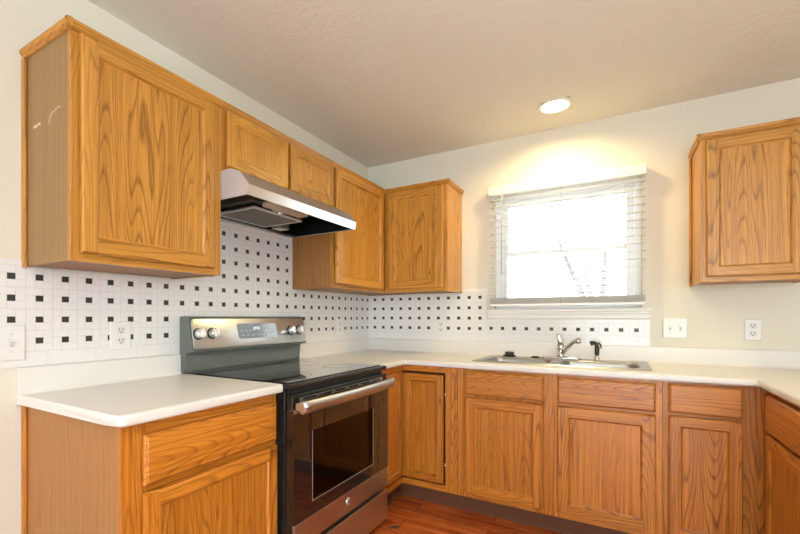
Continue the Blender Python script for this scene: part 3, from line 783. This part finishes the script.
# side sprayer
SPS = .86
t = thing('side_sprayer', 'black pull-out side sprayer in a chrome collar, right of the faucet', 'sprayer', (1.700, -.115, fz))
bm = bmesh.new(); lathe(bm, [(.024, 0), (.024, .004), (.017, .010), (.014, .030), (.013, .034)], 20); obj('collar', bm, CHROME, t)
bm = bmesh.new(); tube(bm, [(0, 0, .034), (0, 0, .05), (.001, 0, .085), (-.002, -.002, .108), (-.012, -.008, .122)], [.012, .016, .0165, .014, .012], 14); obj('handle', bm, BPLAS, t)
bm = bmesh.new(); tube(bm, [(.0, 0, .116), (-.018, -.012, .126), (-.036, -.024, .122)], [.011, .014, .018], 14); obj('spray_head', bm, BPLAS, t)
bm = bmesh.new(); tube(bm, [(.008, .005, .128), (.022, .013, .112), (.026, .016, .085)], [.005, .006, .004], 8); obj('trigger', bm, BPLAS, t); t.scale = (SPS, SPS, SPS)
# stoppers on the deck
def stopper(x, y, label):
    t = thing('sink_stopper', label, 'sink stopper', (x, y, fz))
    bm = bmesh.new(); lathe(bm, [(.001, 0), (.040, 0), (.042, .005), (.038, .009), (.026, .011)], 22, closed=False); obj('flange', bm, BPLAS, t)
    bm = bmesh.new(); lathe(bm, [(.028, .010), (.030, .014), (.030, .027), (.026, .031), (.001, .031)], 20, closed=False); obj('cup', bm, BPLAS, t)
stopper(1.175, -.100, 'black rubber sink stopper resting on the left rear rim of the sink')
t = obj('sink_hole_cover', (lambda b: (lathe(b, [(.001, 0), (.026, 0), (.027, .004), (.020, .009), (.001, .011)], 20, closed=False), b)[1])(bmesh.new()), BPLAS, None, (1.343, -.115, fz))  # black disc in place of a dark reflection at the plate's end
tag(t, 'small flat black cap on the sink deck just left of the faucet plate', 'cap')

# ------------------------------------------------------------------ range
RW = RY1-RY0
t = thing('range', 'freestanding electric range, stainless front and black glass cooktop', 'stove', (0, RY0, 0), LEFT)
bm = bmesh.new()
box(bm, 0, RW, -.655, -.03, .04, .885, bev=.003)
for x in (.05, RW-.05):
    for y in (-.60, -.10): tube(bm, [(x, y, 0.0005), (x, y, .045)], .018, 10)
obj('body', bm, BLACK, t)
bm = bmesh.new(); box(bm, -.001+.003, RW-.003, -.688, -.03, .886, .908, bev=.006, seg=3); obj('cooktop_frame', bm, BLACK, t)
bm = bmesh.new(); box(bm, .022, RW-.022, -.655, -.075, .9082, .9125, bev=.001, seg=1)
ck = obj('cooktop_glass', bm, BGLASS, t)
RING = simple('burner_ring_print', (0.035, 0.035, 0.035), .2)
for x, y, r in ((.21, -.49, .115), (.63, -.49, .085), (.21, -.22, .085), (.63, -.22, .115)):
    bm = bmesh.new(); lathe(bm, [(r-.002, .9126), (r-.002, .9129), (r, .9129), (r, .9126)], 40, Matrix.Translation((x, y, 0)), closed=False); obj('burner_ring', bm, RING, ck)
# backguard: housing with leaning control fascia
bm = bmesh.new()
prism(bm, [(-.011, .9135), (-.011, 1.180), (-.015, 1.186), (-.050, 1.188), (-.077, 1.184), (-.083, 1.178), (-.110, 1.026), (-.108, 1.018), (-.060, 1.012), (-.052, .9135)], 0, -.019, RW-.001)
bmesh.ops.bevel(bm, geom=[e for e in bm.edges if len(e.link_faces) == 2 and abs(e.link_faces[0].normal.dot(e.link_faces[1].normal)) < .3 and e.calc_length() < .2 and min(v.co.z for v in e.verts) > 1.0], offset=.004, segments=2, affect='EDGES')
bgd = obj('backguard', bm, CHAR, t)
bm = bmesh.new(); box(bm, .012, RW-.012, -.060, -.0595+.004, .925, 1.000, bev=.001, seg=1); obj('backguard_vent', bm, CHAR, t)
tilt = math.atan2(.027, .152)
Fm = Matrix.Translation((0, -.0985, 1.102)) @ Matrix.Rotation(-tilt, 4, 'X')      # fascia frame: local x along, -y outward, z up the slope
def fpart(name, bm, m, parent=t):
    bmesh.ops.transform(bm, matrix=Fm, verts=bm.verts); return obj(name, bm, m, parent, smooth_angle=35)
bm = bmesh.new()
A = loop(bm, [(x, -.0005, z) for x, z, _ in [(p[0], p[1], 0) for p in rr(RW/2-.0145, 0, RW/2+.0025, .0735, .014, 0, 5)]])
A2_ = loop(bm, [(p[0], -.004, p[1]) for p in rr(RW/2-.0145, 0, RW/2+.0025, .0735, .014, 0, 5)])
A3_ = loop(bm, [(p[0], -.005, p[1]) for p in rr(RW/2-.0145, 0, RW/2+.0005, .0715, .013, 0, 5)])
stitch(bm, A, A2_, False); stitch(bm, A2_, A3_, False); bm.faces.new(A3_); bm.faces.new(A[::-1])
cp = fpart('control_panel', bm, STEEL)
bm = bmesh.new()
pts = rr(.415, .006, .148, .040, .012, 0, 4)
A = loop(bm, [(p[0]-p[1]*.10, -.005, p[1]) for p in pts]); A2_ = loop(bm, [(p[0]-p[1]*.10, -.0075, p[1]) for p in pts]); stitch(bm, A, A2_, False); bm.faces.new(A2_); bm.faces.new(A[::-1])
ds = fpart('display', bm, LCDM)
bm = bmesh.new()                                  # clock figures 12:00 on the display
segs = {'1': 'bc', '2': 'abged', '0': 'abcdef'}
def digit(bm, ch, x, z, w=.009, h=.016, s=.0018):
    pos = {'a': (x, x+w, z+h-s, z+h), 'g': (x, x+w, z+h/2-s/2, z+h/2+s/2), 'd': (x, x+w, z, z+s), 'f': (x, x+s, z+h/2, z+h), 'e': (x, x+s, z, z+h/2), 'b': (x+w-s, x+w, z+h/2, z+h), 'c': (x+w-s, x+w, z, z+h/2)}
    for k in segs[ch]: a = pos[k]; box(bm, a[0], a[1], -.0079, -.0074, a[2], a[3])
for ch, x in (('1', .372), ('2', .386), ('0', .404), ('0', .418)): digit(bm, ch, x, .012)
for z in (.016, .023): box(bm, .3993, .4011, -.0079, -.0074, z, z+.002)
fpart('display_figures', bm, LCDT, t)
BTN = simple('touch_button_print', (0.42, 0.44, 0.46), .3)
bm = bmesh.new()
for i in range(7): box(bm, .285+i*.039, .307+i*.039, -.0078, -.0074, -.020, -.014)
for i in range(3): box(bm, .285+i*.03, .301+i*.03, -.0078, -.0074, .004, .009); box(bm, .470+i*.03, .486+i*.03, -.0078, -.0074, .004, .009)
fpart('touch_buttons', bm, BTN, t)
for x in (.013, .095, .687, .768):
    bm = bmesh.new(); R90 = Matrix.Translation((x, -.005, 0)) @ Matrix.Rotation(PI/2, 4, 'X')
    lathe(bm, [(.028, 0), (.028, .003), (.024, .006)], 28, R90); fpart('knob_bezel', bm, BLACK, t)
    bm = bmesh.new(); lathe(bm, [(.0235, .006), (.0245, .012), (.0225, .030), (.020, .033), (.001, .034)], 28, R90, closed=False)
    a = .0055; box(bm, x-a, x+a, -.005-.041, -.005-.030, -.022, .022, bev=.002)
    kb = fpart('knob', bm, KNOB, t)
for x in (.013, .095, .687, .768): fpart('printed_mark', B(x-.004, x+.004, -.0056, -.0049, .043, .0455), SLOT, t)
fpart('indicator_lamp', B(.196, .200, -.0056, -.0049, .006, .010), SLOT, t)
# oven door
DY = -.690
bm = bmesh.new(); box(bm, .006, RW-.010, -.690, -.658, .800, .865, bev=.003); obj('vent_trim', bm, BLACK, t)
obj('vent_strip', B(.05, RW-.06, -.6908, -.6895, .834, .850), STEELD, t)
for i in range(6): obj('vent_slot', B(.075+i*.118, .165+i*.118, -.6913, -.6900, .838, .846), BLACK, t)
bm = bmesh.new()
dx0, dx1, dz0, dz1 = .004, RW-.012, .238, .806
wx0, wx1, wz0, wz1 = .128, RW-.185, .402, .700
slab_grid(bm, [dx0, wx0, wx1, dx1], [.340, wz0, wz1, dz1], -.700, -.660, lambda u, v: not (wx0 < u < wx1 and wz0 < v < wz1), 1)
box(bm, dx0, dx1, -.6895, -.660, dz0, .3395)
od = obj('oven_door', bm, BGLASS, t)
obj('door_band', B(dx0, dx1, -.7015, -.690, dz0, .339, bev=.002), STEELD, od)
obj('door_top_band', B(dx0, dx1, -.7015, -.697, .790, .8062, bev=.0015), STEEL, od)
TRIMW = simple('window_edge_line', (.42, .40, .34), .35, .5)
bm = bmesh.new(); e_ = .0035
for a in ((wx0-e_, wx1+e_, wz0-e_, wz0), (wx1, wx1+e_, wz0, wz1), (wx0-e_, wx0, wz0, wz1)): box(bm, a[0], a[1], -.7008, -.690, a[2], a[3])
obj('window_edge', bm, TRIMW, od)
obj('window_glass', B(wx0, wx1, -.6985, -.6965, wz0, wz1), OVGLASS, od)
OVB = simple('oven_cavity_enamel', (.16, .115, .055), .35)  # brown reflection of the oven glass put into this sheet's colour
bm = bmesh.new(); box(bm, wx0, wx1, -.680, -.6785, wz0, wz1); obj('inner_window', bm, OVB, od)
bm = bmesh.new()
for zz in (.47, .56): 
    tube(bm, [(wx0+.01, -.6865, zz), (wx1-.01, -.6865, zz)], .0025, 6)
    for i in range(10): tube(bm, [(wx0+.03+i*.055, -.6865, zz), (wx0+.03+i*.055, -.6805, zz)], .0018, 5)
obj('oven_rack', bm, STEEL2, t)
# handle: flat bowed bar on two brackets
bm = bmesh.new(); N = 16; prof = []
rings_ = []
for i in range(N+1):
    u = i/N; x = .004 + u*(RW-.012-.016); bow = 4*u*(1-u)*.016
    yc = -.742 - bow
    ring = [(x, yc + dy, .823 + dz) for dy, dz in ((.010, -.023), (.001, -.028), (-.007, -.020), (-.010, 0), (-.008, .015), (0, .024), (.009, .022), (.012, .0))]
    rings_.append(loop(bm, ring))
for a, b in zip(rings_, rings_[1:]): stitch(bm, a, b)
bm.faces.new(rings_[0][::-1]); bm.faces.new(rings_[-1])
hd = obj('handle', bm, STEELD, t)
for x in (.026, RW-.040):
    obj('handle_bracket', B(x-.016, x+.016, -.738, -.701, .804, .836, bev=.004), STEEL, hd)
bm = bmesh.new(); lathe(bm, [(.009, 0), (.009, .003), (.001, .004)], 16, Matrix.Translation((.026, -.7515, .823)) @ Matrix.Rotation(PI/2, 4, 'X'), closed=False); obj('handle_cap', bm, CHROME, hd)
# round maker's badge on the band
bm = bmesh.new(); lathe(bm, [(.0185, 0), (.0185, .002), (.0165, .003), (.001, .003)], 28, Matrix.Translation((RW/2-.012, -.7015, .294)) @ Matrix.Rotation(PI/2, 4, 'X'), closed=False)
badge = obj('badge', bm, KNOB, od)
cu = bpy.data.curves.new('badge_monogram', 'FONT'); cu.body = 'GE'; cu.size = .019; cu.extrude = .0003; cu.align_x = 'CENTER'; cu.align_y = 'CENTER'; cu.shear = .25
tx = bpy.data.objects.new('badge_monogram', cu); C.objects.link(tx); tx.parent = badge; tx.location = (RW/2-.012, -.7050, .294); tx.rotation_euler = (PI/2, 0, 0); cu.materials.append(SLOT)
dg = bpy.context.evaluated_depsgraph_get(); me = bpy.data.meshes.new_from_object(tx.evaluated_get(dg))
bpy.data.objects.remove(tx)
tx = bpy.data.objects.new('badge_monogram', me); C.objects.link(tx); tx.parent = badge; tx.location = (RW/2-.012, -.7050, .294); tx.rotation_euler = (PI/2, 0, 0)
# storage drawer
bm = bmesh.new(); box(bm, .004, RW-.012, -.698, -.658, .048, .212, bev=.004); obj('storage_drawer', bm, STEELD, t)

# ------------------------------------------------------------------ range hood
t = thing('range_hood', 'stainless under-cabinet range hood hanging above the range', 'range hood', (0, A1, 0), LEFT)
w = A2-A1-.004; zb = 1.699; zt = 1.8255
def skin(bm, prof, x0, x1, T=.0016):
    n = len(prof)
    for (a, b) in zip(prof, prof[1:]):
        d = Vector((b[0]-a[0], b[1]-a[1])).normalized(); nn = Vector((-d.y, d.x))*T
        prism(bm, [a, b, (b[0]+nn.x, b[1]+nn.y), (a[0]+nn.x, a[1]+nn.y)], 0, x0, x1)
P_ = [(-.002, zt), (-.385, zt), (-.440, 1.806), (-.494, 1.742), (-.486, zb), (-.478, zb), (-.486, 1.740)]
bm = bmesh.new()
top = [(-.008, zt), (-.388, zt-.0005), (-.440, 1.806), (-.494, 1.742), (-.487, zb)]
inn = [(-.008, zt-.002), (-.387, zt-.0025), (-.4385, 1.8045), (-.4915, 1.7415), (-.4845, zb)]
hood_pts = top + inn[::-1]
prism(bm, hood_pts, 0, .003, w); obj('visor', bm, STEEL, t)
for x in (.0005, w):
    bm = bmesh.new(); prism(bm, [(-.008, zb)] + [(-.008, zt)] + top[1:], 0, x, x+.0025); obj('side_panel', bm, HOODS, t)
bm = bmesh.new()
prism(bm, [(-.008, zb+.0), (-.008, zt-.0035), (-.385, zt-.0045), (-.436, 1.802), (-.488, 1.740), (-.482, zb+.004), (-.479, zb+.004), (-.484, 1.7385), (-.434, 1.798), (-.383, zt-.008), (-.012, zt-.007), (-.012, zb)], 0, .0035, w-.001)
for x in (.0035, w-.003): prism(bm, [(-.012, zb+.001), (-.012, zt-.008), (-.383, zt-.009), (-.433, 1.797), (-.482, 1.738), (-.477, zb+.005)], 0, x, x+.0015)
obj('liner', bm, BLACK, t)
obj('back_rim', B(.003, w-.001, -.030, -.0085, zb-.004, zb+.010, bev=.002), STEEL2, t)
bm = bmesh.new(); box(bm, .18, .60, -.34, -.06, 1.735, 1.815, bev=.006); obj('blower_housing', bm, CHAR, t)
bm = bmesh.new(); fx0, fx1, fy0, fy1, fzz = .195, .560, -.330, -.055, 1.706
for a in ((fx0, fx1, fy0, fy0+.012), (fx0, fx1, fy1-.012, fy1), (fx0, fx0+.012, fy0+.012, fy1-.012), (fx1-.012, fx1, fy0+.012, fy1-.012)): box(bm, *a, fzz, fzz+.010, bev=.001, seg=1)
fl = obj('grease_filter', bm, KNOB, t); obj('filter_mesh', B(fx0+.012, fx1-.012, fy0+.012, fy1-.012, fzz+.002, fzz+.008), FILT, fl)
bm = bmesh.new(); box(bm, fx0+.02, fx1-.02, fy0+.02, fy1-.02, fzz+.0105, 1.734); obj('filter_housing', bm, BLACK, t)
bm = bmesh.new(); box(bm, .225, .500, -.425, -.352, 1.712, 1.740, bev=.008); obj('lamp_lens', bm, DIFF, t)
bm = bmesh.new(); tube(bm, [(.33, -.350, 1.730), (.36, -.345, 1.715), (.39, -.338, 1.722), (.41, -.335, 1.735)], .007, 8); tube(bm, [(.30, -.345, 1.725), (.345, -.36, 1.700)], .006, 8)
obj('filter_latch', bm, CHROME, t)
bm = bmesh.new(); box(bm, .62, .70, -.12, -.05, 1.708, 1.80, bev=.003); obj('wiring_box', bm, STEEL2, t)

# ------------------------------------------------------------------ recessed ceiling lamps
def recessed(x, y, label, power, i):
    t = thing('recessed_light', label, 'ceiling light', (x, y, H), 0, 'recessed ceiling lights')
    bm = bmesh.new(); lathe(bm, [(.082, .002), (.078, -.004), (.084, -.007), (.100, -.005), (.102, -.0006), (.088, -.0006), (.085, .004)], 40, closed=False); obj('trim_ring', bm, CANW, t)
    bm = bmesh.new(); lathe(bm, [(.084, .004), (.080, .06), (.066, .125), (.001, .13)], 36, closed=False); obj('reflector', bm, CANR, t)
    bm = bmesh.new(); lathe(bm, [(.001, .020), (.045, .022), (.062, .032), (.064, .045), (.045, .085), (.025, .115), (.001, .118)], 30, closed=False); obj('bulb', bm, BULB, t)
    l = bpy.data.lights.new('lamp_glow', 'SPOT'); l.energy = power; l.color = (1.0, .80, .38); l.spot_size = math.radians(165); l.spot_blend = .8; l.shadow_soft_size = .05
    o = bpy.data.objects.new('lamp_glow', l); C.objects.link(o); o.parent = t; o.location = (0, 0, -.012)
    return t
recessed(LX, LY, 'lit recessed ceiling light above the window', 60, 0)
for i, (x, y) in enumerate(lamps[1:]):  # extra lamps out of view, added for warm fill
    recessed(x, y, ['lit recessed ceiling light over the middle of the kitchen floor', 'lit recessed ceiling light over the room beyond the right-hand run', 'lit recessed ceiling light by the patio door, right side', 'lit recessed ceiling light by the patio door, left side'][i], (30, 8, 5, 5)[i], i)

# ------------------------------------------------------------------ window blind
t = thing('window_blind', 'white slatted horizontal blind hanging over the kitchen window', 'blind', (1.49, -.045, 0))
bx0, bx1 = 1.035-1.49, 1.950-1.49
bm = bmesh.new()
box(bm, bx0-.008, bx1+.006, -.034, -.026, 2.040, 2.102, bev=.003); box(bm, bx0-.008, bx0, -.026, .043, 2.040, 2.102, bev=.002); box(bm, bx1-.002, bx1+.006, -.026, .043, 2.040, 2.102, bev=.002)
obj('valance', bm, WTRIM, t)
obj('headrail', B(bx0+.004, bx1-.004, -.022, .030, 2.048, 2.094, bev=.002), VINYL, t)
def slat(z, tilt_, name='slat'):
    bm = bmesh.new(); hw = .0245; th = .0028; N = 5
    upper = [(-hw + 2*hw*i/N, .0022*(1-(2*i/N-1)**2) + th/2) for i in range(N+1)]
    lower = [(a, b-th) for a, b in upper][::-1]
    prism(bm, upper+lower, 0, bx0-.005, bx1+.001)
    o = obj(name, bm, SLATM, t, (0, 0, z)); o.rotation_euler = (tilt_, 0, 0)
for i in range(15): slat(1.352 + .0470*i, math.radians(2))
for i in range(9): slat(1.279 + .0046*i, 0)
obj('bottom_rail', B(bx0+.004, bx1-.004, -.0255, .0255, 1.258, 1.275, bev=.004), VINYL, t)
for x in (bx0+.10, 0, bx1-.10):
    for yy in (-.026, .026):
        bm = bmesh.new(); tube(bm, [(x, yy, 1.27), (x, yy, 2.05)], .0008, 5); obj('ladder_cord', bm, CORD, t)
bm = bmesh.new(); tube(bm, [(bx0+.085, -.032, 2.046), (bx0+.083, -.040, 2.00), (bx0+.083, -.040, 1.48)], .0036, 8); obj('tilt_wand', bm, CORD, t)
bm = bmesh.new(); tube(bm, [(bx1-.16, -.030, 2.045), (bx1-.15, -.036, 2.036), (bx1-.14, -.030, 2.046)], .003, 6); obj('cord_lock', bm, CHROME, t)

# ------------------------------------------------------------------ plates on the walls
def plate_bm(w, h, T=.006):
    bm = bmesh.new(); a = loop(bm, [(-w, 0, -h), (w, 0, -h), (w, 0, h), (-w, 0, h)]); b = loop(bm, [(-w+.001, -T*.6, -h+.001), (w-.001, -T*.6, -h+.001), (w-.001, -T*.6, h-.001), (-w+.001, -T*.6, h-.001)])
    c = loop(bm, [(-w+.005, -T, -h+.005), (w-.005, -T, -h+.005), (w-.005, -T, h-.005), (-w+.005, -T, h-.005)])
    stitch(bm, a, b, False); stitch(bm, b, c, False); bm.faces.new(c); bm.faces.new(a[::-1]); return bm
def screw(parent, x, z):
    bm = bmesh.new(); lathe(bm, [(.0035, 0), (.003, .001), (.001, .0012)], 10, Matrix.Translation((x, -.006, z)) @ Matrix.Rotation(PI/2, 4, 'X'), closed=False); obj('screw', bm, IVORY, parent)
def duplex(parent, x=0):
    for s in (-1, 1):
        bm = bmesh.new(); pts = rr(x, s*.022, .0185, .0155, .010, 0, 5)
        a = loop(bm, [(p[0], -.0058, p[1]) for p in pts]); b = loop(bm, [(p[0], -.0085, p[1]) for p in pts]); stitch(bm, a, b, False); bm.faces.new(b)
        r_ = obj('receptacle', bm, IVORY, parent)
        bm = bmesh.new()
        for q in (-.0075, .0065): box(bm, x+q-.0015, x+q+.0015, -.0089, -.0084, s*.022-.001, s*.022+.009)
        tube(bm, [(x, -.0084, s*.022-.008), (x, -.0089, s*.022-.008)], .0032, 10)
        obj('slots', bm, SLOT, r_)
    screw(parent, x, 0)
def toggle(parent, x=0):
    bm = bmesh.new(); box(bm, x-.006, x+.006, -.0072, -.0055, -.013, .013); obj('switch_slot', bm, CORD, parent)
    bm = bmesh.new(); prism(bm, [(-.006, -.007), (-.006, .007), (-.019, .012), (-.019, .005)], 0, x-.0045, x+.0045); obj('toggle', bm, PLATE, parent)
    for z in (-.030, .030): screw(parent, x, z)
def outlet(name, label, loc, rz, w, h, kind, cat, sy=1):
    t = thing(name, label, cat, loc, rz)
    obj('plate', plate_bm(w, h), PLATE, t)
    if kind == 'o': duplex(t)
    elif kind == 's': toggle(t)
    elif kind == 'ss': toggle(t, -.025); toggle(t, .025)
    return t
T_ = .0074
outlet('light_switch', 'single white toggle switch plate on the tiles at the far left edge', (T_, -2.516, 1.093), LEFT, .043, .063, 's', 'light switch')
outlet('wall_outlet', 'white outlet on the left wall tiles, above the short left countertop', (T_, -2.131, 1.105), LEFT, .045, .060, 'o', 'outlet')
outlet('wall_outlet', 'white outlet on the left wall tiles between the range and the room corner', (T_, -.452, 1.112), LEFT, .043, .058, 'o', 'outlet')
outlet('wall_outlet', 'white outlet on the back wall tiles under the corner wall cabinet', (.632+.018, -T_, 1.108), 0, .040, .058, 'o', 'outlet')
outlet('light_switch', 'double white switch plate on the painted wall just right of the window', (2.100, -.0006, 1.118), 0, .060, .060, 'ss', 'light switch')
outlet('wall_outlet', 'white outlet on the painted wall under the far right wall cabinet', (2.446, -.0006, 1.114), 0, .037, .060, 'o', 'outlet')

# dark curl lying on the floor in front of the range
bm = bmesh.new(); tube(bm, [(-.036, -.012, .0055), (-.024, .004, .0055), (-.004, .012, .0055), (.016, .010, .0055), (.030, .0, .0055)], [.0015, .0045, .0052, .0045, .0015], 8)
o = obj('floor_scrap', bm, BPLAS, None, (.747, -1.000, 0)); o.rotation_euler = (0, 0, math.radians(35))
tag(o, 'small dark curved scrap lying on the red wood floor beside the range', 'scrap')
